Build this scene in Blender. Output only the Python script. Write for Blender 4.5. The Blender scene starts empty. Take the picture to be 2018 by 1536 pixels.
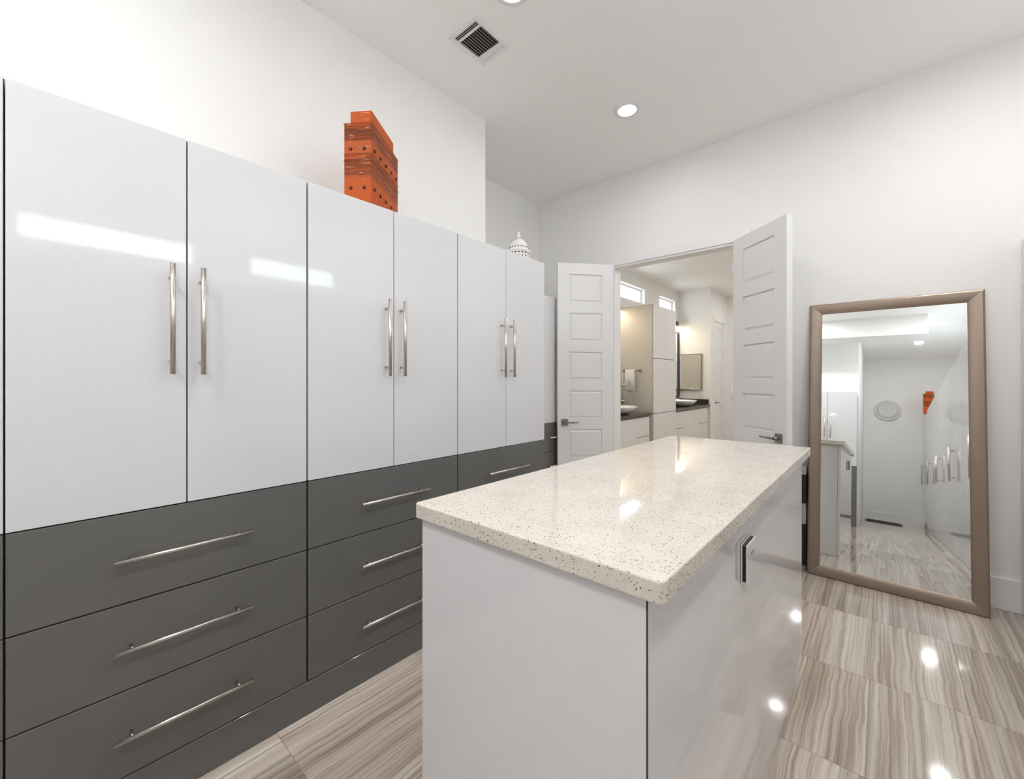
import bpy, bmesh, math, random
from mathutils import Vector, Matrix
random.seed(7)
S = bpy.context.scene
COL = S.collection
PI = math.pi

# ------------------------------------------------------------------ camera
CAM_H = 1.30
cd = bpy.data.cameras.new('camera')
cd.sensor_fit = 'HORIZONTAL'; cd.sensor_width = 36.0
cd.lens = 36.0 * 828.0 / 2018.0
cd.shift_y = -18.0 / 2018.0
cd.clip_start = 0.05; cd.clip_end = 100
cam = bpy.data.objects.new('camera', cd); COL.objects.link(cam)
cam.location = (0, 0, CAM_H); cam.rotation_euler = (PI / 2, 0, math.atan2(732, 828))
S.camera = cam

# ------------------------------------------------------------------ sky, exposure
w = bpy.data.worlds.new('sky'); S.world = w; w.use_nodes = True
bg = w.node_tree.nodes['Background']
bg.inputs[0].default_value = (0.86, 0.93, 1.0, 1); bg.inputs[1].default_value = 1.9
S.view_settings.view_transform = 'Standard'; S.view_settings.look = 'None'
S.view_settings.gamma = 1.0; S.view_settings.use_curve_mapping = False
S.view_settings.exposure = 2.15
S.cycles.max_bounces = 16; S.cycles.diffuse_bounces = 10; S.cycles.glossy_bounces = 8; S.cycles.transparent_max_bounces = 8
LAMP = 80.0          # radiance of the recessed ceiling lamps
BATH_FILL = 58.0  # radiance of the unseen lamps added to brighten the bathroom
BAR = 3.8           # warm vanity light bars

# ------------------------------------------------------------------ materials
def mat(name, col, rough=.5, metal=0., coat=0., spec=.5, bump=0., bscale=60., emit=0., emitc=None):
    m = bpy.data.materials.new(name); m.use_nodes = True
    nt = m.node_tree; b = nt.nodes['Principled BSDF']
    b.inputs['Base Color'].default_value = (*col, 1); b.inputs['Roughness'].default_value = rough
    b.inputs['Metallic'].default_value = metal; b.inputs['Coat Weight'].default_value = coat
    b.inputs['Coat Roughness'].default_value = .03; b.inputs['Specular IOR Level'].default_value = spec
    tc = nt.nodes.new('ShaderNodeTexCoord'); nz = nt.nodes.new('ShaderNodeTexNoise')
    nz.inputs['Scale'].default_value = bscale; nt.links.new(tc.outputs['Object'], nz.inputs['Vector'])
    # very faint tone variation so that every surface is procedural
    mx = nt.nodes.new('ShaderNodeMix'); mx.data_type = 'RGBA'
    mx.inputs['A'].default_value = (*[c * .985 for c in col], 1); mx.inputs['B'].default_value = (*[min(1, c * 1.015) for c in col], 1)
    nt.links.new(nz.outputs['Fac'], mx.inputs['Factor']); nt.links.new(mx.outputs['Result'], b.inputs['Base Color'])
    if bump:
        bp = nt.nodes.new('ShaderNodeBump'); bp.inputs['Strength'].default_value = bump; bp.inputs['Distance'].default_value = .002
        nt.links.new(nz.outputs['Fac'], bp.inputs['Height']); nt.links.new(bp.outputs['Normal'], b.inputs['Normal'])
    if emit:
        b.inputs['Emission Color'].default_value = (*(emitc or col), 1); b.inputs['Emission Strength'].default_value = emit
    return m

def srgb(r, g, b):
    f = lambda c: (c / 255) / 12.92 if c / 255 <= .04045 else ((c / 255 + .055) / 1.055) ** 2.4
    return (f(r), f(g), f(b))

M = {}
M['wall'] = mat('wall_paint', (.86, .855, .84), .65, bump=.06, bscale=180)
M['ceil'] = mat('ceiling_paint', (.90, .893, .88), .8, bump=.06, bscale=180)
M['trim'] = mat('trim_paint', (.85, .85, .845), .35)
M['gloss'] = mat('gloss_white_lacquer', (.745, .745, .76), .055, coat=.25, bump=.0)
M['grey'] = mat('grey_satin_front', (.140, .138, .133), .27, coat=.15)
M['carcass'] = mat('carcass_dark', (.05, .05, .05), .6)
M['carcassw'] = mat('carcass_white', (.68, .68, .68), .4)
M['steel'] = mat('brushed_steel', (.62, .575, .53), .3, metal=1.)
M['dsteel'] = mat('satin_nickel', (.36, .33, .31), .3, metal=1.)
M['chrome'] = mat('chrome', (.8, .8, .8), .08, metal=1.)
M['black'] = mat('black_plastic', (.008, .008, .008), .35)
M['ventblack'] = mat('duct_black', (.012, .012, .012), .8)
M['door'] = mat('door_paint', (.82, .82, .82), .32)
M['bronze'] = mat('champagne_metal', srgb(157, 140, 126), .38, metal=.75)
M['mirror'] = mat('mirror_glass', (.92, .94, .93), .012, metal=1.)
M['vanity'] = mat('vanity_matte', (.74, .735, .73), .4)
M['towerside'] = mat('tower_taupe', (.60, .56, .50), .45)
M['darkstone'] = mat('dark_stone_top', (.055, .050, .045), .15)
M['porcelain'] = mat('porcelain', (.86, .86, .85), .08, coat=.5)
M['towel'] = mat('white_towel', (.82, .81, .79), .95, bump=.6, bscale=500)
M['print'] = mat('towel_print', (.50, .50, .50), .95)
M['stud'] = mat('rust_stud', srgb(92, 48, 30), .45, metal=.5)
M['plate'] = mat('ceramic_disc', (.70, .685, .67), .3)
M['vent'] = mat('vent_white', (.78, .78, .77), .4)
M['lantern'] = mat('white_lantern_enamel', (.80, .79, .76), .4)
M['cast'] = mat('mat_black', (.012, .012, .013), .8)
M['cartgrey'] = mat('storage_frame_grey', (.40, .40, .40), .5)
M['lens'] = mat('lamp_lens', (1, 1, 1), .4, emit=LAMP, emitc=(.985, .985, .985))
M['lensm'] = mat('lamp_lens_mid', (1, 1, 1), .4, emit=LAMP*.45, emitc=(.985, .985, .985))
M['lensd'] = mat('lamp_lens_dimmed', (1, 1, 1), .4, emit=LAMP*.15, emitc=(.985, .985, .985))
M['lensb'] = mat('lamp_lens_bath', (1, 1, 1), .4, emit=BATH_FILL, emitc=(1., .985, .96))
M['bar'] = mat('warm_bar_glass', (1, .95, .85), .3, emit=BAR, emitc=(1., .83, .60))

def glass_mat():
    m = bpy.data.materials.new('window_glass'); m.use_nodes = True; nt = m.node_tree
    for n in list(nt.nodes): nt.nodes.remove(n)
    o = nt.nodes.new('ShaderNodeOutputMaterial'); t = nt.nodes.new('ShaderNodeBsdfTransparent'); g = nt.nodes.new('ShaderNodeBsdfGlossy')
    g.inputs['Roughness'].default_value = .02; t.inputs[0].default_value = (.93, .96, .97, 1)
    f = nt.nodes.new('ShaderNodeMath'); f.operation = 'MULTIPLY_ADD'; f.inputs[1].default_value = .8; f.inputs[2].default_value = .04; lw = nt.nodes.new('ShaderNodeLayerWeight'); lw.inputs['Blend'].default_value = .12; nt.links.new(lw.outputs['Facing'], f.inputs[0]); mx = nt.nodes.new('ShaderNodeMixShader')
    nt.links.new(f.outputs[0], mx.inputs[0]); nt.links.new(t.outputs[0], mx.inputs[1]); nt.links.new(g.outputs[0], mx.inputs[2]); nt.links.new(mx.outputs[0], o.inputs[0])
    return m
M['glass'] = glass_mat()

def tile_mat():
    m = bpy.data.materials.new('vein_cut_tile'); m.use_nodes = True; nt = m.node_tree; L = nt.links.new
    b = nt.nodes['Principled BSDF']; b.inputs['Roughness'].default_value = .07; b.inputs['Specular IOR Level'].default_value = .55
    N = nt.nodes.new
    tc = N('ShaderNodeTexCoord'); oi = N('ShaderNodeObjectInfo')
    cmb = N('ShaderNodeCombineXYZ'); ml = N('ShaderNodeMath'); ml.operation = 'MULTIPLY'; ml.inputs[1].default_value = 37.
    L(oi.outputs['Random'], ml.inputs[0]); L(ml.outputs[0], cmb.inputs[0]); L(ml.outputs[0], cmb.inputs[1]); L(ml.outputs[0], cmb.inputs[2])
    ad = N('ShaderNodeVectorMath'); ad.operation = 'ADD'; L(tc.outputs['Object'], ad.inputs[0]); L(cmb.outputs[0], ad.inputs[1])
    # wobble along the vein direction
    mp0 = N('ShaderNodeMapping'); mp0.inputs['Scale'].default_value = (3, 6, 1); L(ad.outputs[0], mp0.inputs[0])
    wb = N('ShaderNodeTexNoise'); wb.inputs['Scale'].default_value = 1.; wb.inputs['Detail'].default_value = 4; L(mp0.outputs[0], wb.inputs['Vector'])
    sb = N('ShaderNodeVectorMath'); sb.operation = 'SUBTRACT'; sb.inputs[1].default_value = (.5, .5, .5); L(wb.outputs['Color'], sb.inputs[0])
    sc = N('ShaderNodeVectorMath'); sc.operation = 'MULTIPLY'; sc.inputs[1].default_value = (.020, 0, 0); L(sb.outputs[0], sc.inputs[0])
    ad2 = N('ShaderNodeVectorMath'); ad2.operation = 'ADD'; L(ad.outputs[0], ad2.inputs[0]); L(sc.outputs[0], ad2.inputs[1])
    def noise(sx, sy, det):
        mp = N('ShaderNodeMapping'); mp.inputs['Scale'].default_value = (sx, sy, 1); L(ad2.outputs[0], mp.inputs[0])
        n = N('ShaderNodeTexNoise'); n.inputs['Scale'].default_value = 1.; n.inputs['Detail'].default_value = det; n.inputs['Roughness'].default_value = .6
        L(mp.outputs[0], n.inputs['Vector']); return n
    big = noise(13, .45, 3); fine = noise(85, .9, 4)
    mix = N('ShaderNodeMath'); mix.operation = 'MULTIPLY_ADD'; mix.inputs[1].default_value = .55; L(fine.outputs['Fac'], mix.inputs[0])
    m2 = N('ShaderNodeMath'); m2.operation = 'MULTIPLY'; m2.inputs[1].default_value = .45; L(big.outputs['Fac'], m2.inputs[0]); L(m2.outputs[0], mix.inputs[2])
    cr = N('ShaderNodeValToRGB'); L(mix.outputs[0], cr.inputs[0])
    e = cr.color_ramp.elements
    e[0].position = .33; e[0].color = (*srgb(142, 126, 112), 1)
    e[1].position = .66; e[1].color = (*srgb(228, 221, 212), 1)
    x = e.new(.44); x.color = (*srgb(176, 161, 147), 1)
    x = e.new(.52); x.color = (*srgb(201, 189, 176), 1)
    # tile to tile tone
    hsv = N('ShaderNodeHueSaturation'); mr = N('ShaderNodeMapRange'); mr.inputs['To Min'].default_value = .82; mr.inputs['To Max'].default_value = 1.12
    L(oi.outputs['Random'], mr.inputs['Value']); L(mr.outputs[0], hsv.inputs['Value']); L(cr.outputs[0], hsv.inputs['Color']); L(hsv.outputs[0], b.inputs['Base Color'])
    return m
M['tile'] = tile_mat()
M['grout'] = mat('grout', srgb(165, 152, 139), .85)

def quartz_mat():
    m = bpy.data.materials.new('speckled_quartz'); m.use_nodes = True; nt = m.node_tree; L = nt.links.new; N = nt.nodes.new
    b = nt.nodes['Principled BSDF']; b.inputs['Roughness'].default_value = .05; b.inputs['Specular IOR Level'].default_value = .55
    tc = N('ShaderNodeTexCoord')
    def specks(scale, thr, dens):
        v = N('ShaderNodeTexVoronoi'); v.inputs['Scale'].default_value = scale; L(tc.outputs['Object'], v.inputs['Vector'])
        lt = N('ShaderNodeMath'); lt.operation = 'LESS_THAN'; lt.inputs[1].default_value = thr; L(v.outputs['Distance'], lt.inputs[0])
        sep = N('ShaderNodeSeparateColor'); L(v.outputs['Color'], sep.inputs[0])
        l2 = N('ShaderNodeMath'); l2.operation = 'LESS_THAN'; l2.inputs[1].default_value = dens; L(sep.outputs[0], l2.inputs[0])
        mu = N('ShaderNodeMath'); mu.operation = 'MULTIPLY'; L(lt.outputs[0], mu.inputs[0]); L(l2.outputs[0], mu.inputs[1]); return mu, sep
    s1, p1 = specks(210, .30, .26); s2, p2 = specks(135, .22, .17); s3, p3 = specks(330, .42, .5)
    nz = N('ShaderNodeTexNoise'); nz.inputs['Scale'].default_value = 9; nz.inputs['Detail'].default_value = 5; L(tc.outputs['Object'], nz.inputs['Vector'])
    cr = N('ShaderNodeValToRGB'); L(nz.outputs['Fac'], cr.inputs[0])
    cr.color_ramp.elements[0].position = .3; cr.color_ramp.elements[0].color = (*srgb(220, 211, 200), 1)
    cr.color_ramp.elements[1].position = .7; cr.color_ramp.elements[1].color = (*srgb(229, 222, 213), 1)
    def mixc(a, fac, col):
        x = N('ShaderNodeMix'); x.data_type = 'RGBA'; L(fac.outputs[0], x.inputs['Factor']); L(a, x.inputs['A']); x.inputs['B'].default_value = (*col, 1); return x.outputs['Result']
    c = mixc(cr.outputs[0], s3, srgb(211, 201, 189)); c = mixc(c, s1, srgb(142, 126, 110)); c = mixc(c, s2, srgb(84, 72, 64))
    L(c, b.inputs['Base Color']); return m
M['quartz'] = quartz_mat()

def orange_mat():
    m = bpy.data.materials.new('weathered_orange'); m.use_nodes = True; nt = m.node_tree; L = nt.links.new; N = nt.nodes.new
    b = nt.nodes['Principled BSDF']; b.inputs['Roughness'].default_value = .38; b.inputs['Specular IOR Level'].default_value = .2
    tc = N('ShaderNodeTexCoord')
    mp = N('ShaderNodeMapping'); mp.inputs['Scale'].default_value = (7, 7, 150); L(tc.outputs['Object'], mp.inputs[0])
    n1 = N('ShaderNodeTexNoise'); n1.inputs['Scale'].default_value = 1; n1.inputs['Detail'].default_value = 4; L(mp.outputs[0], n1.inputs['Vector'])
    # ribbed, darker bands at two heights (painted brown zones of the piece)
    sp = N('ShaderNodeSeparateXYZ'); L(tc.outputs['Object'], sp.inputs[0])
    cr = N('ShaderNodeValToRGB'); cr.color_ramp.interpolation = 'LINEAR'
    mr = N('ShaderNodeMapRange'); mr.inputs['From Min'].default_value = 0; mr.inputs['From Max'].default_value = .44; L(sp.outputs[2], mr.inputs[0]); L(mr.outputs[0], cr.inputs[0])
    e = cr.color_ramp.elements; e[0].position = 0; e[0].color = (0, 0, 0, 1); e[1].position = 1; e[1].color = (0, 0, 0, 1)
    for p, v in ((.27, 0), (.33, .7), (.50, .9), (.55, .15), (.66, .1), (.68, .9), (.80, .9), (.86, 0)):
        x = e.new(p); x.color = (v, v, v, 1)
    mu = N('ShaderNodeMath'); mu.operation = 'MULTIPLY'; c2 = N('ShaderNodeValToRGB'); L(n1.outputs['Fac'], c2.inputs[0])
    c2.color_ramp.elements[0].position = .33; c2.color_ramp.elements[1].position = .56
    L(c2.outputs[0], mu.inputs[0]); L(cr.outputs[0], mu.inputs[1])
    mx = N('ShaderNodeMix'); mx.data_type = 'RGBA'; mx.inputs['A'].default_value = (*srgb(186, 80, 0), 1); mx.inputs['B'].default_value = (*srgb(78, 34, 16), 1)
    L(mu.outputs[0], mx.inputs['Factor'])
    # pale scuffs
    mp3 = N('ShaderNodeMapping'); mp3.inputs['Scale'].default_value = (16, 16, 190); L(tc.outputs['Object'], mp3.inputs[0])
    n3 = N('ShaderNodeTexNoise'); n3.inputs['Scale'].default_value = 1; n3.inputs['Detail'].default_value = 5; L(mp3.outputs[0], n3.inputs['Vector'])
    c3 = N('ShaderNodeValToRGB'); L(n3.outputs['Fac'], c3.inputs[0]); c3.color_ramp.elements[0].position = .635; c3.color_ramp.elements[1].position = .70
    mx2 = N('ShaderNodeMix'); mx2.data_type = 'RGBA'; mx2.inputs['B'].default_value = (*srgb(235, 180, 140), 1)
    L(c3.outputs[0], mx2.inputs['Factor']); L(mx.outputs['Result'], mx2.inputs['A']); L(mx2.outputs['Result'], b.inputs['Base Color'])
    bp = N('ShaderNodeBump'); bp.inputs['Strength'].default_value = .4; bp.inputs['Distance'].default_value = .003; L(mu.outputs[0], bp.inputs['Height']); L(bp.outputs[0], b.inputs['Normal'])
    return m
M['orange'] = orange_mat()

# ------------------------------------------------------------------ mesh helpers
class MB:
    def __init__(s): s.bm = bmesh.new()
    def box(s, x0, x1, y0, y1, z0, z1, bev=0., seg=2):
        vs = [s.bm.verts.new(p) for p in ((x0,y0,z0),(x1,y0,z0),(x1,y1,z0),(x0,y1,z0),(x0,y0,z1),(x1,y0,z1),(x1,y1,z1),(x0,y1,z1))]
        fs = [s.bm.faces.new([vs[i] for i in f]) for f in ((0,3,2,1),(4,5,6,7),(0,1,5,4),(1,2,6,5),(2,3,7,6),(3,0,4,7))]
        if bev:
            es = list({e for f in fs for e in f.edges})
            bmesh.ops.bevel(s.bm, geom=es, offset=bev, segments=seg, profile=.5, affect='EDGES')
        return s
    def frustum(s, x0, x1, z0, z1, ya, yb, ins):   # raised panel in the xz plane: base at ya, face at yb, inset
        b = [s.bm.verts.new(p) for p in ((x0,ya,z0),(x1,ya,z0),(x1,ya,z1),(x0,ya,z1))]
        t = [s.bm.verts.new(p) for p in ((x0+ins,yb,z0+ins),(x1-ins,yb,z0+ins),(x1-ins,yb,z1-ins),(x0+ins,yb,z1-ins))]
        fs = [t] + [[b[i], b[(i+1)%4], t[(i+1)%4], t[i]] for i in range(4)] + [b[::-1]]
        for f in fs: s.bm.faces.new(f)
        return s
    def cyl(s, p0, p1, r, n=16, r1=None):
        p0 = Vector(p0); p1 = Vector(p1); d = (p1 - p0).normalized(); r1 = r if r1 is None else r1
        a = d.orthogonal().normalized(); b = d.cross(a)
        A = [s.bm.verts.new(p0 + r*(a*math.cos(2*PI*i/n) + b*math.sin(2*PI*i/n))) for i in range(n)]
        B = [s.bm.verts.new(p1 + r1*(a*math.cos(2*PI*i/n) + b*math.sin(2*PI*i/n))) for i in range(n)]
        for i in range(n):
            f = s.bm.faces.new((A[i], A[(i+1)%n], B[(i+1)%n], B[i])); f.smooth = True
        s.bm.faces.new(A[::-1]); s.bm.faces.new(B)
        return s
    def lathe(s, prof, n=32, cx=0, cy=0, sx=1., sy=1., smooth=True):
        rings = []
        for r, z in prof:
            if r < 1e-5: rings.append([s.bm.verts.new((cx, cy, z))])
            else: rings.append([s.bm.verts.new((cx + sx*r*math.cos(2*PI*i/n), cy + sy*r*math.sin(2*PI*i/n), z)) for i in range(n)])
        for a, b in zip(rings, rings[1:]):
            for i in range(n):
                j = (i+1) % n
                if len(a) == 1 and len(b) == 1: continue
                if len(a) == 1: f = (a[0], b[j], b[i])
                elif len(b) == 1: f = (a[i], a[j], b[0])
                else: f = (a[i], a[j], b[j], b[i])
                q = s.bm.faces.new(f); q.smooth = smooth
        return s
    def loft(s, rings, closed=True, caps=True, smooth=False):
        R = [[s.bm.verts.new(p) for p in r] for r in rings]
        for a, b in zip(R, R[1:]):
            for i in range(len(a) if closed else len(a)-1):
                j = (i+1) % len(a); q = s.bm.faces.new((a[i], a[j], b[j], b[i])); q.smooth = smooth
        if caps: s.bm.faces.new(R[0][::-1]); s.bm.faces.new(R[-1])
        return s
    def mesh(s, name):
        bmesh.ops.recalc_face_normals(s.bm, faces=s.bm.faces)
        me = bpy.data.meshes.new(name); s.bm.to_mesh(me); s.bm.free(); return me

def link(name, me, material, parent=None, loc=(0,0,0), rot=(0,0,0)):
    if not me.materials: me.materials.append(M[material] if isinstance(material, str) else material)
    o = bpy.data.objects.new(name, me); COL.objects.link(o)
    o.location = loc; o.rotation_euler = rot
    if parent: o.parent = parent
    return o
def obj(name, mb, material, parent=None, loc=(0,0,0), rot=(0,0,0)): return link(name, mb.mesh(name), material, parent, loc, rot)
def tag(o, label, cat, group=None, kind=None):
    o['label'] = label; o['category'] = cat
    if group: o['group'] = group
    if kind: o['kind'] = kind
    return o
def thing(name, label, cat, loc=(0,0,0), rotz=0., group=None, kind=None):
    o = bpy.data.objects.new(name, None); COL.objects.link(o); o.empty_display_size = .1
    o.location = loc; o.rotation_euler = (0, 0, rotz); return tag(o, label, cat, group, kind)
def struct(name, mb, material, label, cat): return tag(obj(name, mb, material), label, cat, kind='structure')
def copy_tree(o, parent=None):
    c = o.copy(); COL.objects.link(c)
    if parent: c.parent = parent
    for ch in list(o.children): copy_tree(ch, c)
    return c

# ------------------------------------------------------------------ the room
XL, XR, YB, YE, ZC = -2.204, 1.10, 3.632, -4.15, 3.219
XN = -2.825            # recessed wall, runs on into the bathroom
BT = .12               # thickness of the wall with the double doors
ZB = 2.935             # bathroom ceiling
OX0, OX1, OZ = -1.93, -.85, 2.385

# floor: grout bed with one object per tile
fl = struct('floor', MB().box(-3.0, 1.3, -4.35, 9.0, -.12, -.0013), 'grout', 'polished greige stone-look tile floor with long straight veins', 'floor')
TX, TY = .30, .604
tile_me = MB().box(-TX/2+.0010, TX/2-.0010, -TY/2+.0011, TY/2-.0011, -.0012, 0, .0003, 1).mesh('tile'); tile_me.materials.append(M['tile'])
ix0, iy0 = -.045, 2.397
for j in range(-11, 11):
    for i in range(-10, 4):
        cx = ix0 + (i + .5) * TX; cy = iy0 + (j + .5) * TY
        if cy < -4.3 or cy > 8.9: continue
        if cx < -1.72 and cy < 2.0: continue                    # under the wardrobes and solid wall
        if cx < -.45 and cy < -1.6: continue
        if cx > .75: continue
        if cy > 4.9 and cx < -2.4: continue
        o = bpy.data.objects.new('tile', tile_me); COL.objects.link(o); o.parent = fl; o.location = (cx, cy, 0)

# ceilings
struct('ceiling', MB().box(-3.0, 1.3, -4.35, YB + .06, ZC, ZC + .12), 'ceil', 'smooth white flat ceiling of the dressing room', 'ceiling')
struct('ceiling_bath', MB().box(-3.0, .8, YB + .061, 9.0, ZB, ZB + .12), 'ceil', 'lower white ceiling seen through the open double doors', 'ceiling')
# left walls
struct('wall_left', MB().box(-3.0, XL, -1.39 - .531, 2.196, -.003, ZC), 'wall', 'white wall above the left row of wardrobes', 'wall')
struct('wall_recess', MB().box(-3.0, XN, 2.196, YB, -.003, ZC), 'wall', 'white recessed wall behind the far left wardrobes', 'wall')
# back wall around the doorway
mb = MB()
mb.box(-3.0, OX0, YB, YB + BT, -.003, ZC).box(OX1, 1.3, YB, YB + BT, -.003, ZC).box(OX0, OX1, YB, YB + BT, OZ, ZC)
struct('wall_back', mb, 'wall', 'white wall with the double doorway and leaning mirror', 'wall')
# right wall: two clerestory openings, plus two windows added for light
WZ0, WZ1 = 2.29, 2.52
wins = ((-2.3, -1.75, 2.45, 2.95), (-1.30, -.75, 2.45, 2.95), (-.12, .94, 2.29, 2.52), (1.33, 2.20, 2.29, 2.52))  # first two are unseen windows added behind the camera to even the light
mb = MB(); e = YE
for (a, b, z0, z1) in wins:
    mb.box(XR, XR + .2, e, a, -.003, ZC).box(XR, XR + .2, a, b, -.003, z0).box(XR, XR + .2, a, b, z1, ZC); e = b
mb.box(XR, XR + .2, e, YB, -.003, ZC)
struct('wall_right', mb, 'wall', 'white wall with high windows behind the right wardrobes', 'wall')
# walls behind the camera
struct('wall_end', MB().box(-.6, 1.3, YE - .2, YE, -.003, ZC), 'wall', 'white end wall seen in the leaning mirror', 'wall')
struct('wall_partition', MB().box(-3.0, -.306, YE, -1.39 - .531, -.003, ZC), 'wall', 'white partition behind the camera, seen in the mirror', 'wall')
struct('trim_soffit', MB().box(XL, .49, -1.55, -1.2, 2.92, ZC, .002), 'wall', 'boxed white ceiling soffit seen in the mirror', 'soffit')

def window(name, x, y0, y1, z0, z1, label):
    w_ = thing(name, label, 'window', (x, (y0+y1)/2, z0), 0, kind='structure')
    hw = (y1-y0)/2; h = z1-z0; f = .03
    mb = MB(); mb.box(-.03, .03, -hw, -hw+f, 0, h).box(-.03, .03, hw-f, hw, 0, h).box(-.03, .03, -hw+f, hw-f, 0, f).box(-.03, .03, -hw+f, hw-f, h-f, h)
    obj('window_frame', mb, 'trim', w_)
    obj('pane', MB().box(-.004, .004, -hw+f, hw-f, f, h-f), 'glass', w_)
for k, (a, b, z0, z1) in enumerate(wins):
    window('window_%d' % (k+1), XR + .12, a, b, z0, z1, ['square high window above the right wardrobes beyond the soffit', 'square high window above the right wardrobes behind the camera', 'high strip window reflected in the nearest white wardrobe doors', 'shorter high window above the right wardrobes near the mirror'][k])

# doorway lining, casing, baseboard
mb = MB()
mb.box(OX0, OX0+.018, YB-.002, YB+BT+.002, 0, OZ).box(OX1-.018, OX1, YB-.002, YB+BT+.002, 0, OZ).box(OX0+.018, OX1-.018, YB-.002, YB+BT+.002, OZ-.018, OZ)
struct('trim_1', mb, 'trim', 'white lining inside the double doorway', 'door frame')
mb = MB()
mb.box(OX0-.09, OX0, YB-.014, YB, 0, OZ+.08, .002).box(OX1, OX1+.09, YB-.014, YB, 0, OZ+.08, .002).box(OX0, OX1, YB-.014, YB, OZ, OZ+.08, .002)
struct('trim_2', mb, 'trim', 'flat white casing around the double doorway', 'casing')
mb = MB(); mb.box(OX1+.09, .58, YB-.015, YB, 0, .18, .003)
struct('baseboard_back', mb, 'trim', 'tall white baseboard under the leaning mirror wall', 'baseboard')
struct('baseboard_end', MB().box(-.306, .58, YE, YE+.015, 0, .16, .003), 'trim', 'white baseboard along the end wall in the mirror', 'baseboard')

# bathroom shell
mb = MB(); Z0, Z1 = 2.50, 2.73
bw = ((5.35, 6.36), (6.94, 7.655))
mb.box(-3.0, XN, YB + BT, 9.0, -.003, Z0).box(-3.0, XN, YB + BT, 9.0, Z1, ZB)
ys = [YB + BT] + [a for p in bw for a in p] + [9.0]
for k in range(0, len(ys), 2): mb.box(-3.0, XN, ys[k], ys[k+1], Z0, Z1)
struct('wall_bath_left', mb, 'wall', 'bathroom wall with high windows above the vanities', 'wall')
for k, (a, b) in enumerate(bw):
    window('window_%d' % (k+5), XN - .09, a, b, Z0, Z1, ['larger bright high window above the tower cabinet, by the left door', 'smaller bright high window beside the bathroom corner'][k])
YV = 7.83; XJ = -2.275; YF = 8.86
D3a, D3b, D3z = 8.06, 8.65, 2.37
mb = MB(); mb.box(XN, XJ - .1, YV, YV + .1, -.003, ZB)
mb.box(XJ - .1, XJ, YV, D3a, -.003, ZB).box(XJ - .1, XJ, D3b, YF, -.003, ZB).box(XJ - .1, XJ, D3a, D3b, D3z, ZB)
struct('wall_bath_jog', mb, 'wall', 'projecting bathroom wall beyond the far vanity', 'wall')
struct('wall_bath_far', MB().box(-3.0, .8, YF, 9.0, -.003, ZB), 'wall', 'plain far wall of the bathroom', 'wall')
struct('wall_bath_right', MB().box(.6, .8, YB + BT, YF, -.003, ZB), 'wall', 'right wall of the bathroom, out of sight', 'wall')
mb = MB()
mb.box(XJ, XJ+.014, D3a-.08, D3a, 0, D3z+.08, .002).box(XJ, XJ+.014, D3b, D3b+.08, 0, D3z+.08, .002).box(XJ, XJ+.014, D3a, D3b, D3z, D3z+.08, .002)
struct('trim_3', mb, 'trim', 'white casing around the bathroom side door', 'casing')

# ------------------------------------------------------------------ doors
def lever(parent, x, z, side, dirx):
    """square rose and lever on a leaf face; side = -1 front (local -y), +1 back"""
    y = side * .0205
    r = obj('handle', MB().box(x-.032, x+.032, min(y, y+side*.008), max(y, y+side*.008), z-.032, z+.032, .002), 'dsteel', parent)
    mb = MB(); mb.cyl((x, y, z), (x, y+side*.045, z), .011, 14).cyl((x, y+side*.045, z), (x+dirx*.055, y+side*.05, z), .010, 14, .008).cyl((x+dirx*.055, y+side*.05, z), (x+dirx*.115, y+side*.05, z), .008, 14, .0065)
    obj('lever', mb, 'dsteel', r)
def door_leaf(name, label, loc, rotz, wd, h, hz, npan=6, hx=None, dirx=1, handles=True, hinge_side=True):
    """local x from hinge (0) to free edge (wd)"""
    t = thing(name, label, 'door', loc, rotz, kind='structure')
    st, rl, top = .11, .10, .10; ph = (h - top - .22 - rl*(npan-1)) / npan
    mb = MB(); mb.box(0, wd, -.009, .009, .006, h)
    zs = []; z = h - top
    for k in range(npan): zs.append((z-ph, z)); z -= ph + rl
    for s in (-1, 1):
        a, b = sorted((s*.009, s*.0205))
        mb.box(0, st, a, b, .006, h).box(wd-st, wd, a, b, .006, h)
        e = h
        for (z0, z1) in zs: mb.box(st, wd-st, a, b, z1, e); e = z0
        mb.box(st, wd-st, a, b, .006, e)
    obj('leaf', mb, 'door', t)
    for (z0, z1) in zs:
        for s in (-1, 1):
            mb = MB()
            # sloped moulding that falls from the frame, then a slightly raised field
            mb.frustum(st+.008, wd-st-.008, z0+.008, z1-.008, s*.009, s*.0165, .016)
            obj('panel', mb, 'door', t)
    if handles:
        for s in (-1, 1): lever(t, wd-.065, hz, s, -1)
    mb = MB()
    for z in (.25, h/2, h-.22): mb.cyl((-.006, -.022, z-.045), (-.006, -.022, z+.045), .006, 10)
    if hinge_side: obj('hinge', mb, 'door', t)
    return t
def ang(a, b): return math.atan2(b[1]-a[1], b[0]-a[0])
hl, fl_ = (OX0+.012, YB-.03), (-2.262, 3.190)
hr, fr_ = (OX1-.012, YB-.03), (-.458, 3.246)
door_leaf('door_1', 'open white panelled door leaf on the left, nearest the wardrobes', (*hl, .004), ang(hl, fl_), math.dist(hl, fl_), 2.382, .91)
door_leaf('door_2', 'open white panelled door leaf on the right, beside the leaning mirror', (*hr, .004), ang(hr, fr_), math.dist(hr, fr_), 2.382, .91)
door_leaf('door_3', 'closed white door in the far bathroom corner', (XJ-.03, D3b, .004), -PI/2, D3b-D3a, D3z-.006, .895)

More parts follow.
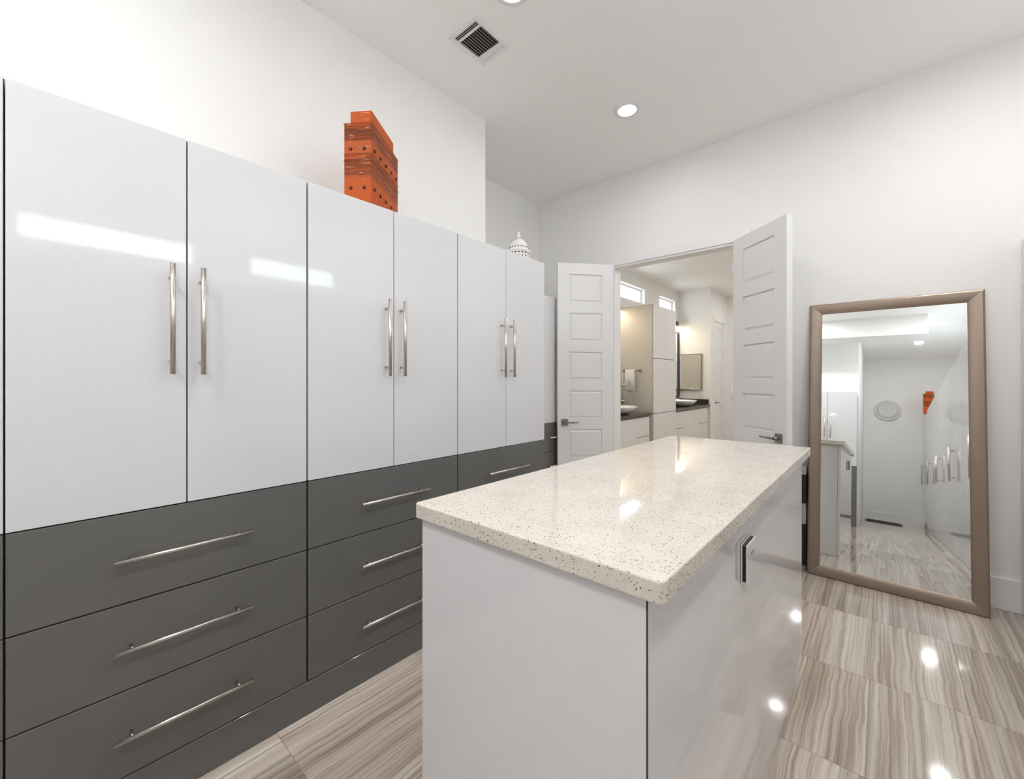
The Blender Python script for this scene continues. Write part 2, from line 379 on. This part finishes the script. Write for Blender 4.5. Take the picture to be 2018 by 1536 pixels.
# ------------------------------------------------------------------ wardrobes
CACHE = {}
def cached(key, fn):
    if key not in CACHE: CACHE[key] = fn()
    return CACHE[key]
def bar_mesh(L, vertical, r, off):
    """bar pull centred on origin, posts back to y = 0, bar at y = -off"""
    mb = MB(); e = L/2; p = e - .04
    ax = (lambda t, y: (0, y, t)) if vertical else (lambda t, y: (t, y, 0))
    mb.cyl(ax(-e, -off), ax(e, -off), r, 16)
    for s in (-p, p): mb.cyl(ax(s, 0), ax(s, -off), r*.72, 12)
    m = mb.mesh('handle'); m.materials.append(M['steel']); return m
FT = .019; G = .002
ZT, ZD = 2.075, .908
def panel(wd, z0, z1, material):
    def f():
        m = MB().box(G, wd-G, -FT, 0, G, z1-z0-G, .0012, 1).mesh('front'); m.materials.append(M[material]); return m
    return cached(('p', round(wd, 4), round(z1-z0, 4), material), f)
def wardrobe(label, front, lo, hi, rotz, group, kind='drawers', depth=.505, doors=2, handle_side=None, end_white=True):
    """front: world coordinate of the front plane; lo/hi measured along the row (world Y for rotz = +-90, X for 180)"""
    wd = hi - lo
    if rotz > 1 and rotz < 2: loc = (front, lo, 0)       # faces +X
    elif rotz < 0: loc = (front, hi, 0)                  # faces -X
    else: loc = (hi, front, 0)                           # faces +Y
    t = thing('wardrobe', label, 'wardrobe', loc, rotz, group)
    zb = .130 if kind == 'drawers' else .102
    def body():
        mb = MB(); mb.box(.001, wd-.001, FT+.001, depth, zb, ZT-.001)
        m = mb.mesh('body'); m.materials.append(M['carcassw']); return m
    link('body', cached(('b', round(wd, 4), depth, zb), body), 'carcassw', t)
    def liner():
        m = MB().box(.0005, wd-.0005, FT*.35+.0003, FT+.0005, zb, ZT-.0005).mesh('liner'); m.materials.append(M['carcass']); return m
    # doors hang in front of a dark liner so the joints read dark
    lm = cached(('l', round(wd, 4), zb), liner); 
    lo_ = link('front_edge', lm, 'carcass', t, (0, FT*.5, 0))
    hv = cached('hv', lambda: bar_mesh(.342, True, .0075, .036)); hh = cached('hh', lambda: bar_mesh(.352, False, .006, .036))
    hv2 = cached('hv2', lambda: bar_mesh(.37, True, .0075, .036))
    zlow = ZD if kind == 'drawers' else .102
    dw = wd / doors
    for k in range(doors):
        d = link('door', panel(dw, zlow, ZT, 'gloss'), 'gloss', t, (k*dw, FT, zlow))
        if kind == 'drawers':
            hx = dw - .042 if k == 0 else .036
            link('handle', hv, 'steel', d, (hx, -FT, 1.49 - zlow))
        else:
            hx = dw - .042 if handle_side == 'hi' else .042
            link('handle', hv2, 'steel', d, (hx, -FT, .98 - zlow))
    if kind == 'drawers':
        for z0, z1 in ((.641, ZD), (.384, .641), (.13, .384)):
            d = link('drawer', panel(wd, z0, z1, 'grey'), 'grey', t, (0, FT, z0))
            link('handle', hh, 'steel', d, (wd*.5 + .002, -FT, (z1-z0)/2 + .002))
    return t
XC = -1.674
g1 = 'white and grey wardrobes along the left wall'
RP = PI/2
wardrobe('white wardrobe with grey drawers at the left edge, mostly out of frame', XC, -.81, -.0548, RP, g1)
wardrobe('nearest full white wardrobe with three wide grey drawers', XC, -.055, .694, RP, g1)
wardrobe('white and grey wardrobe with the orange box on top', XC, .697, 1.463, RP, g1)
wardrobe('white and grey wardrobe with the white lantern on top', XC, 1.465, 2.217, RP, g1)
# plinths
mb = MB().box(XC-.03, XC, -.81, 2.217, .001, .128, .001, 1)
tag(obj('wardrobe_plinth', mb, 'grey'), 'continuous grey plinth board under the left wardrobes', 'plinth')
g2 = 'wardrobes set back in the recess'
XQ = -2.30
wardrobe('set-back white and grey wardrobe glimpsed behind the left door leaf', XQ, 2.25, 2.90, RP, g2, depth=.50)
wardrobe('deepest recessed white and grey wardrobe behind the left door leaf', XQ, 2.902, 3.61, RP, g2, depth=.50)
tag(obj('wardrobe_plinth', MB().box(XQ-.03, XQ, 2.25, 3.61, .001, .128, .001, 1), 'grey'), 'grey plinth under the recessed wardrobes', 'plinth')
g3 = 'tall white wardrobes along the right wall'
XRR = .574
RW = .757
names = ['farthest', 'sixth', 'fifth', 'fourth', 'third', 'second', 'first']
posn = ['beside the end wall', 'two doors from the end wall', 'three doors from the end wall', 'four doors from the end wall', 'five doors from the end wall', 'behind the camera, under the middle ceiling lamp', 'under the left half of the long strip window', 'under the right half of the long strip window', 'under the shorter high window', 'nearest the leaning mirror']
for q, k in enumerate(range(-6, 4)):
    a = .40 + k*RW
    wardrobe('tall white single-door wardrobe on the right, ' + posn[q], XRR, a+.001, a+RW-.001, -PI/2, g3, kind='tall', depth=XR-XRR-.025, doors=1, handle_side=('lo' if k % 2 and k != 3 else 'hi'))
tag(obj('wardrobe_plinth', MB().box(XRR+.02, XRR+.04, -4.14, 3.61, .001, .10, .001, 1), 'gloss'), 'white recessed plinth under the right wardrobes', 'plinth')
tag(obj('filler_panel', MB().box(XRR, XRR+.019, .40+4*RW+.002, YB-.016, .001, ZT, .001, 1), 'gloss'), 'narrow white filler strip between right wardrobes and mirror wall', 'panel')
g4 = 'wardrobes behind the camera'
wardrobe('white and grey wardrobe seen at the left of the mirror glass', -1.39, -.306-.75, -.308, PI, g4)
wardrobe('white and grey wardrobe in the corner behind the camera', -1.39, -.306-1.505, -.306-.753, PI, g4)
tag(obj('wardrobe_plinth', MB().box(-.306-1.505, -.308, -1.42, -1.39, .001, .128, .001, 1), 'grey'), 'grey plinth under the wardrobes behind the camera', 'plinth')

# ------------------------------------------------------------------ island
ISL = (-.876, -.282, .647, 2.335)
x0, x1, y0, y1 = ISL
t = thing('island_cabinet', 'glossy white island cabinet in the middle of the floor', 'island', ((x0+x1)/2, (y0+y1)/2, 0))
hx, hy = (x1-x0)/2, (y1-y0)/2
obj('body', MB().box(-hx+.02, hx-.02, -hy+.02, hy-.02, .002, .951), 'carcass', t)
obj('end_panel', MB().box(-hx, hx-.0035, -hy, -hy+.019, .001, .951, .0012, 1), 'gloss', t)
obj('end_panel', MB().box(-hx, hx-.021, hy-.019, hy, .001, .951, .0012, 1), 'gloss', t)
obj('edge_strip', MB().box(hx-.016, hx-.0012, -hy+.0012, -hy+.016, .001, .951), 'carcass', t)
obj('side_panel', MB().box(hx-.019, hx, -hy+.0035, hy, .001, .951, .0012, 1), 'gloss', t)
for k in range(4):                                  # drawers towards the wardrobes
    z0, z1 = .03 + k*.23, .03 + (k+1)*.23
    for s in (0, 1):
        a = -hy + .021 + s*(2*hy-.042)/2; b = a + (2*hy-.042)/2
        d = obj('drawer', MB().box(-hx, -hx+.019, a+.002, b-.002, z0+.002, z1-.002, .001, 1), 'gloss', t)
        mb = MB(); c = (a+b)/2; zz = (z0+z1)/2
        mb.cyl((-hx-.034, c-.17, zz), (-hx-.034, c+.17, zz), .006, 12)
        for q in (-.13, .13): mb.cyl((-hx, c+q, zz), (-hx-.034, c+q, zz), .0045, 10)
        obj('handle', mb, 'steel', d)
# square pull on the aisle side

cy, cz = 1.275 - (y0+y1)/2, .818
kn = obj('pull', MB().box(hx+.001, hx+.005, cy-.052, cy+.052, cz-.052, cz+.052, .001, 1), 'chrome', t)
obj('pull_core', MB().box(hx+.005, hx+.013, cy-.047, cy+.047, cz-.047, cz+.047), 'black', kn)
obj('pull_face', MB().box(hx+.013, hx+.017, cy-.050, cy+.050, cz-.050, cz+.050, .001, 1), 'gloss', kn)
obj('finger_slot', MB().box(hx+.017, hx+.019, cy-.02, cy+.02, cz+.018, cz+.026, .001, 1), 'chrome', kn)
# quartz top
mb = MB()
ov = (-.892, -.252, .634, 2.372)
vs = mb.box(ov[0], ov[1], ov[2], ov[3], .952, .990)
bm = mb.bm
ver = [e for e in bm.edges if abs(e.verts[0].co.z - e.verts[1].co.z) > .01]
bmesh.ops.bevel(bm, geom=ver, offset=.012, segments=4, profile=.5, affect='EDGES')
hor = [e for e in bm.edges if abs(e.verts[0].co.z - e.verts[1].co.z) < .001 and len(e.link_faces) == 2 and abs(e.link_faces[0].normal.dot(e.link_faces[1].normal)) < .5]
bmesh.ops.bevel(bm, geom=hor, offset=.004, segments=3, profile=.5, affect='EDGES')
tag(obj('countertop', mb, 'quartz'), 'cream quartz countertop with dark specks on the island', 'countertop')

# ------------------------------------------------------------------ leaning mirror
MX0, MX1 = -.388, .438; MW = MX1 - MX0; ML = 1.834
lean = math.atan2(.175, 1.826)
t = thing('leaning_mirror', 'large bronze-framed mirror leaning against the white wall', 'mirror', ((MX0+MX1)/2, 3.436, .002))
t.rotation_euler = (-lean, 0, 0)
fw, ft = .070, .026
prof = [(0, ft), (0, .006), (.003, .002), (.010, 0), (.022, .0005), (.036, .002), (.050, .0045), (.060, .0075), (.066, .010), (fw, .0125), (fw, ft)]     # (inwards, y)
def member(a, b, inw):
    """mitred member from a to b (outer corners), inw = inward unit vector"""
    a = Vector(a); b = Vector(b); d = (b-a).normalized(); inw = Vector(inw); rings = []
    for p, s in ((a, 1), (b, -1)):
        rings.append([p + inw*i + d*s*i + Vector((0, y, 0)) for i, y in prof])
    return MB().loft(rings, True, True)
h = MW/2
for a, b, n in (((-h,0,0), (h,0,0), (0,0,1)), ((h,0,0), (h,0,ML), (-1,0,0)), ((h,0,ML), (-h,0,ML), (0,0,-1)), ((-h,0,ML), (-h,0,0), (1,0,0))):
    obj('frame_rail', member(a, b, n), 'bronze', t)
obj('glass', MB().box(-h+fw-.004, h-fw+.004, .013, .018, fw-.004, ML-fw+.004), 'mirror', t)
obj('backing', MB().box(-h+.02, h-.02, .0185, ft-.001, .02, ML-.02), 'carcass', t)

# ------------------------------------------------------------------ orange stepped box
def orange_box(label, loc, rotz, group):
    t = thing('stepped_box', label, 'sculpture', loc, rotz, group)
    wd, ln, hh = .128, .325, .374       # x: width, y: length (front at y=0); origin front-right-bottom corner at (0,0,0)
    obj('body', MB().box(-wd, 0, 0, ln, 0, hh, .003), 'orange', t)
    obj('upper_tier', MB().box(-wd+.028, -.001, .002, ln-.06, hh-.001, hh+.052, .003), 'orange', t)
    def stud(p, n):
        mb = MB(); p = Vector(p); n = Vector(n); mb.cyl(p, p + n*.006, .0085, 12, .006); obj('stud', mb, 'stud', t)
    for z in (.084, .258):
        for x in (-wd*.76, -wd*.28): stud((x, 0, z), (0, -1, 0))
        for k in range(5): stud((0, .03 + k*.066, z), (1, 0, 0)); stud((-wd, .03 + k*.066, z), (-1, 0, 0))
    # thin raised ribs
    for z in (.235, .205, .37):
        obj('rib', MB().box(-wd-.0015, .0015, -.0015, ln+.0015, z-.002, z+.002, .0008, 1), 'orange', t)
    return t
THC = math.atan2(732, 828)
orange_box('orange riveted stepped box on the middle left wardrobe', (-1.702, .985, ZT+.0005), THC - math.radians(5), 'orange stepped boxes')
orange_box('orange stepped box on the right wardrobes, visible only in the mirror', (.72, -3.95, ZT+.0005), math.radians(8), 'orange stepped boxes')

# ------------------------------------------------------------------ white pierced lantern
t = thing('lantern', 'white pierced metal dome lantern on the farthest left wardrobe', 'lantern', (-1.80, 2.105, ZT+.0005))
obj('base', MB().lathe([(0,0), (.085,0), (.088,.006), (.084,.014), (.078,.018), (.076,.062), (.080,.066), (.080,.074), (0,.074)], 36), 'lantern', t)
obj('dome', MB().lathe([(0,.0735), (.064,.0735), (.066,.080), (.062,.088), (.060,.100), (.054,.120), (.040,.138), (.022,.150), (.010,.155), (0,.156)], 36), 'lantern', t)
obj('finial', MB().lathe([(0,.154), (.010,.155), (.006,.160), (.012,.168), (.013,.174), (.006,.182), (.010,.190), (.008,.200), (0,.206)], 20), 'lantern', t)
for (r, z, n, s) in ((.0765, .030, 22, .005), (.0765, .050, 22, .005), (.0625, .094, 20, .004)):
    for k in range(n):
        a = 2*PI*k/n; c, d = math.cos(a), math.sin(a)
        key = ('hole', s)
        me = cached(key, lambda: (lambda m: (m.materials.append(M['ventblack']), m)[1])(MB().cyl((-.002,0,0), (.0012,0,0), s, 8).mesh('piercing')))
        link('piercing', me, 'ventblack', t, (r*c, r*d, z), (0, 0, a))

# ------------------------------------------------------------------ ceiling vent
t = thing('ceiling_vent', 'white ceiling air vent with dark louvres', 'vent', (-1.712, 1.66, ZC))
W2, L2 = .112, .140
mb = MB(); f = .026
mb.box(-W2, W2, -L2, -L2+f, -.008, 0, .001, 1).box(-W2, W2, L2-f, L2, -.008, 0, .001, 1).box(-W2, -W2+f, -L2+f, L2-f, -.008, 0, .001, 1).box(W2-f, W2, -L2+f, L2-f, -.008, 0, .001, 1)
for y in (-L2+f+.036, L2-f-.036): mb.box(-W2+f, W2-f, y-.005, y+.005, -.007, -.001)
obj('frame', mb, 'vent', t)
obj('duct', MB().box(-W2+f, W2-f, -L2+f, L2-f, -.0012, -.0002), 'ventblack', t)
ya, yb_ = -L2+f+.041, L2-f-.041
for k in range(10):
    x = -W2+f + (2*(W2-f))*(k+.5)/10
    o = obj('louvre', MB().box(-.0045, .0045, ya, yb_, -.0006, .0006), 'vent', t, (x, 0, -.0048), (0, math.radians(50), 0))
for s, a in ((-1, 40), (1, -20)):
    for k in range(3):
        y = s*(L2-f-.006 - k*.0105)
        obj('louvre', MB().box(-W2+f, W2-f, -.0045, .0045, -.0006, .0006), 'vent', t, (0, y, -.0045), (math.radians(a), 0, 0))
obj('damper_tab', MB().box(-.02, .02, -L2+.010, -L2+.015, -.013, -.008), 'vent', t)

# ------------------------------------------------------------------ recessed lamps, some added out of view as fill
def downlight(x, y, z, label, lens='lens', group='recessed ceiling lamps'):
    t = thing('ceiling_lamp', label, 'lamp', (x, y, z), 0, group)
    obj('trim_ring', MB().lathe([(.058,-.0005), (.0585,-.007), (.064,-.0095), (.076,-.009), (.089,-.005), (.092,-.0005)], 40), 'vent', t)
    obj('lens', MB().lathe([(0,-.0065), (.050,-.006), (.058,-.004), (.058,-.0006), (0,-.0005)], 40), lens, t)
downlight(-1.36, 2.77, ZC, 'round recessed ceiling lamp near the double doorway', 'lensm')
downlight(-1.365, 1.545, ZC, 'round ceiling lamp cut off by the top edge, by the vent', 'lensd')
downlight(-1.36, .35, ZC, 'round ceiling lamp above the nearest left wardrobe, out of frame', 'lensd')  # unseen lamp added for even fill
downlight(-1.42, -.72, ZC, 'round ceiling lamp in the corner behind the camera, left side')  # added behind the camera to brighten the island front
downlight(-.90, -.72, ZC, 'round ceiling lamp behind the camera, in line with the island')  # second added lamp, also lights the island front
downlight(.46, -1.66, ZC, 'round ceiling lamp hidden by the soffit behind the camera', 'lensm')  # hidden lamp added to flatten the room light
downlight(.44, 2.55, ZC, 'round ceiling lamp in front of the leaning mirror, out of frame')
downlight(.44, 1.36, ZC, 'round ceiling lamp above the right aisle beside the island, out of frame')
downlight(.46, -.47, ZC, 'round ceiling lamp above the aisle behind the camera')
downlight(.466, -2.85, ZC, 'round ceiling lamp near the end wall, seen in the mirror', 'lensm')
for k, (x, y) in enumerate(((-1.3, 4.7), (-1.3, 6.6), (-.2, 5.6), (-1.3, 8.2))):  # no lamps known here, added so the bathroom looks bright
    downlight(x, y, ZB, 'round bathroom ceiling lamp, hidden above the doorway, ' + ['nearest the doors', 'beside the tower cabinet', 'by the right wall', 'by the far door'][k], 'lensb', 'bathroom ceiling lamps')

# ------------------------------------------------------------------ bathroom
XV = -2.29
def vanity(label, y0, y1, fronts, name='vanity_cabinet'):
    t = thing(name, label, 'vanity', ((XN+XV)/2, (y0+y1)/2, 0))
    hw = (XV-XN)/2 - .001; hl = (y1-y0)/2
    obj('body', MB().box(-hw, hw-.025, -hl, hl, .10, .84), 'cartgrey', t)
    obj('toe_kick', MB().box(-hw, hw-.07, -hl+.01, hl-.01, .001, .10), 'carcass', t)
    obj('side_panel', MB().box(-hw, hw-.03, hl, hl+.014, .08, .84), 'towerside', t)
    for nm, a, b, z0, z1 in fronts:
        obj(nm, MB().box(hw-.022, hw-.004, a-(y0+y1)/2+.001, b-(y0+y1)/2-.001, z0+.004, z1-.004, .001, 1), 'vanity', t)
    return t
vanity('pale vanity cabinet nearest the doorway', 3.95, 5.31, [('drawer', 4.93, 5.31, .58, .832), ('drawer', 4.93, 5.31, .34, .58), ('drawer', 4.93, 5.31, .10, .34), ('door', 4.44, 4.93, .10, .832), ('door', 3.95, 4.44, .10, .832)])
vanity('pale vanity cabinet beyond the tower, near the bathroom corner', 6.19, 7.74, [('drawer', 6.19, 6.55, .58, .832), ('drawer', 6.19, 6.55, .10, .58), ('door', 6.55, 6.95, .10, .832), ('door', 6.95, 7.28, .10, .832), ('drawer', 7.28, 7.74, .58, .832), ('drawer', 7.28, 7.74, .10, .58)])
def top(label, y0, y1, splash):
    t = thing('countertop', label, 'countertop', ((XN+XV)/2, (y0+y1)/2, .842)); hw = (XV-XN)/2; hl = (y1-y0)/2
    obj('slab', MB().box(-hw+.001, hw+.012, -hl, hl, 0, .038, .002), 'darkstone', t)
    obj('backsplash', MB().box(-hw+.001, -hw+.02, -hl, hl, .038, .10, .001, 1), 'darkstone', t)
    if splash: obj('side_splash', MB().box(-hw+.02, hw-.01, hl-.018, hl-.001, .038, .125, .001, 1), 'darkstone', t)
top('dark stone top on the vanity nearest the doorway', 3.95, 5.345, False)
top('dark stone top on the far vanity with a side splash', 6.19, YV-.002, True)
def basin(label, y, x=-2.50):
    t = thing('vessel_sink', label, 'sink', (x, y, .8815), 0, 'white vessel sinks')
    out = [(0,0), (.10,0), (.14,.008), (.20,.045), (.235,.085), (.238,.092), (.228,.092), (.20,.060), (.13,.022), (0,.016)]
    obj('bowl', MB().lathe(out, 40, sy=1.3), 'porcelain', t)
    obj('drain', MB().lathe([(0,.020), (.022,.020), (.024,.0165), (0,.0165)], 16), 'chrome', t)
basin('white boat-shaped vessel sink on the vanity nearest the doorway', 4.83)
basin('white boat-shaped vessel sink on the far vanity', 7.03)
def faucet(label, y):
    t = thing('faucet', label, 'faucet', (-2.783, y, .8815), 0, 'tall vessel faucets')
    obj('column', MB().cyl((0,0,0), (0,0,.006), .020, 20).cyl((0,0,.006), (0,0,.25), .018, 20), 'chrome', t)
    obj('spout', MB().cyl((0,0,.225), (.15,0,.205), .012, 16).cyl((.15,0,.21), (.15,0,.185), .010, 14), 'chrome', t)
    obj('lever', MB().cyl((0,0,.25), (0,0,.262), .016, 16).cyl((0,0,.262), (.07,0,.285), .006, 12), 'chrome', t)
faucet('tall chrome faucet behind the near vessel sink', 4.83); faucet('tall chrome faucet behind the far vessel sink', 7.03)
# slim stand with crossbar on the near vanity
t = thing('vanity_stand', 'slim chrome stand with a short crossbar on the near vanity', 'stand', (-2.655, 5.275, .8815))
obj('foot', MB().lathe([(0,0), (.045,0), (.045,.008), (.012,.014), (0,.014)], 24), 'dsteel', t)
obj('stem', MB().cyl((0,0,.012), (0,0,.52), .007, 12), 'dsteel', t)
obj('crossbar', MB().cyl((-.03,0,.36), (.03,0,.36), .006, 12).cyl((-.03,0,.345), (-.03,0,.375), .008, 10).cyl((.03,0,.345), (.03,0,.375), .008, 10), 'chrome', t)
obj('tray', MB().lathe([(0,.12), (.035,.12), (.045,.135), (.047,.150), (.042,.150), (.034,.128), (0,.126)], 24), 'chrome', t)
# tower cabinet
TY0, TY1, TZ = 5.382, 6.172, 2.305
t = thing('tower_cabinet', 'tall taupe tower cabinet standing between the two vanities', 'cabinet', ((XN-2.268)/2, (TY0+TY1)/2, 0))
hw = (-2.268-XN)/2; hl = (TY1-TY0)/2
obj('body', MB().box(-hw+.001, hw-.021, -hl+.014, hl-.001, .002, TZ-.001), 'carcass', t)
obj('side_panel', MB().box(-hw+.001, hw-.023, -hl, -hl+.014, .001, TZ), 'towerside', t)
obj('side_panel', MB().box(-hw+.001, hw-.023, hl-.0005, hl+.008, .885, TZ), 'towerside', t)
obj('top_panel', MB().box(-hw+.001, hw-.02, -hl+.014, hl, TZ-.001, TZ+.008), 'towerside', t)
for z0, z1 in ((.08, .858), (.858, 1.594), (1.594, TZ)):
    for a, b in ((-hl+.008, 0), (0, hl)):
        obj('door', MB().box(hw-.019, hw, a+.0015, b-.0015, z0+.004, z1-.004, .001, 1), 'vanity', t)
# towel bar + towel
t = thing('towel_bar', 'dark towel bar on the taupe tower side', 'towel bar', (-2.557, TY0, 1.43))
obj('bar', MB().cyl((-.115,-.055,0), (.115,-.055,0), .007, 14), 'dsteel', t)
for s in (-.107, .107): obj('bracket', MB().box(s-.014, s+.014, -.068, -.0005, -.016, .016, .003), 'dsteel', t)
t = thing('hand_towel', 'folded white hand towel hanging on the towel bar', 'towel', (-2.573, TY0-.055, 1.43))
mb = MB(); rings = []
pts = [(-.018, -.262), (-.0175, -.1), (-.016, 0), (-.0115, .0105), (0, .016), (.0115, .0105), (.016, 0), (.0175, -.1), (.019, -.24)]
inn = [(.011, -.24), (.0105, -.1), (.0098, 0), (.007, .007), (0, .0095), (-.007, .007), (-.0098, 0), (-.0105, -.1), (-.011, -.262)]
for x, k in ((-.066, .4), (-.062, 1), (-.02, 1), (.02, 1), (.062, 1), (.066, .4)):
    rings.append([(x + (.006 if z < -.2 else 0), y, z) for y, z in pts + inn])
obj('cloth', mb.loft(rings, True, True, True), 'towel', t)
for k, (x, z, r) in enumerate(((-.004, -.135, .014), (-.012, -.160, .008), (.01, -.168, .012), (0, -.185, .02))):
    obj('embroidery', MB().lathe([(0, 0), (r*.9, .0004), (r, 0)], 14), 'print', t, (x, -.0186, z), (PI/2, 0, 0))
# wall mirrors and warm bars
def wall_mirror(label, y0, y1):
    t = thing('wall_mirror', label, 'mirror', (XN+.001, (y0+y1)/2, .99), 0, 'mirrors above the vanities'); hl = (y1-y0)/2; H = 1.19
    mb = MB(); f = .035
    for b in ((-hl, -hl+f, 0, H), (hl-f, hl, 0, H), (-hl+f, hl-f, 0, f), (-hl+f, hl-f, H-f, H)): mb.box(0, .03, *b, .002, 1)
    obj('frame', mb, 'darkstone', t); obj('glass', MB().box(.001, .012, -hl+f-.002, hl-f+.002, f-.002, H-f+.002), 'mirror', t)
wall_mirror('dark-framed wall mirror above the near vanity', 4.1, 5.36); wall_mirror('dark-framed wall mirror above the far vanity', 6.3, 7.80)
def light_bar(label, y0, y1):
    t = thing('light_bar', label, 'lamp', (XN+.001, (y0+y1)/2, 2.22), 0, 'warm bar lamps above the mirrors'); hl = (y1-y0)/2
    obj('back_plate', MB().box(0, .022, -hl, hl, .0, .15, .002, 1), 'darkstone', t)
    obj('hood', MB().box(.022, .125, -hl, hl, .028, .034), 'dsteel', t)
    obj('glass', MB().box(.03, .12, -hl+.005, hl-.005, 0, .0275, .004), 'bar', t)
light_bar('warm light bar above the near vanity mirror', 4.55, 5.34); light_bar('warm light bar above the far vanity mirror', 6.5, 7.77)
# framed panel on the far side wall, outlet
t = thing('framed_mirror', 'small framed mirror on the wall at the end of the far vanity', 'mirror', (-2.615, YV-.001, 1.13), 0)
mb = MB(); hw, H, f = .205, .645, .014
for b in ((-hw, -hw+f, 0, H), (hw-f, hw, 0, H), (-hw+f, hw-f, 0, f), (-hw+f, hw-f, H-f, H)): mb.box(b[0], b[1], -.04, 0, b[2], b[3], .002, 1)
obj('frame', mb, 'dsteel', t); obj('glass', MB().box(-hw+f, hw-f, -.034, -.001, f, H-f), 'mirror', t)
t = thing('switch_plate', 'white switch plate just above the far vanity splash', 'switch', (-2.437, YV-.001, 1.045))
obj('plate', MB().box(-.042, .042, -.006, 0, -.062, .062, .002), 'trim', t)
for s in (-.018, .018): obj('rocker', MB().box(s-.012, s+.012, -.009, -.006, -.03, .03, .001, 1), 'porcelain', t)

# ------------------------------------------------------------------ things seen behind the camera / small
t = thing('wall_disc', 'round white disc hung on the end wall, seen in the mirror', 'wall decor', (.06, YE+.001, 2.17))
obj('rim', MB().lathe([(.165,0), (.2,.0), (.205,.012), (.2,.026), (.185,.030), (.165,.020)], 48), 'plate', t, rot=(-PI/2, 0, 0))
obj('dish', MB().lathe([(0,.010), (.12,.010), (.168,.020), (.168,.0005), (0,.0005)], 48), 'plate', t, rot=(-PI/2, 0, 0))
t = thing('floor_mat', 'black floor mat by the end wall, seen in the mirror', 'mat', (.0, -3.75, .0005))  # added slab stands in for a dark tripod reflection, not a mat
obj('pad', MB().box(-.24, .24, -.3, .3, 0, .012, .004), 'cast', t)
obj('border', MB().box(-.26, .26, -.32, .32, 0, .006, .002), 'black', t)
t = thing('storage_tower', 'small grey storage tower with black drawers behind the leaning mirror', 'storage', (-.502, 3.53, .001))
obj('frame', MB().box(-.105, .105, -.055, .07, 0, .70, .004), 'cartgrey', t)
for z0, z1 in ((.035, .318), (.46, .655)):
    d = obj('drawer', MB().box(-.1055, .1065, -.068, -.055, z0, z1, .003), 'black', t)
    obj('drawer_side', MB().box(.105, .1075, -.06, .06, z0, z1), 'black', d)
    obj('knob', MB().cyl((0,-.068,(z0+z1)/2), (0,-.082,(z0+z1)/2), .009, 12), 'dsteel', d)
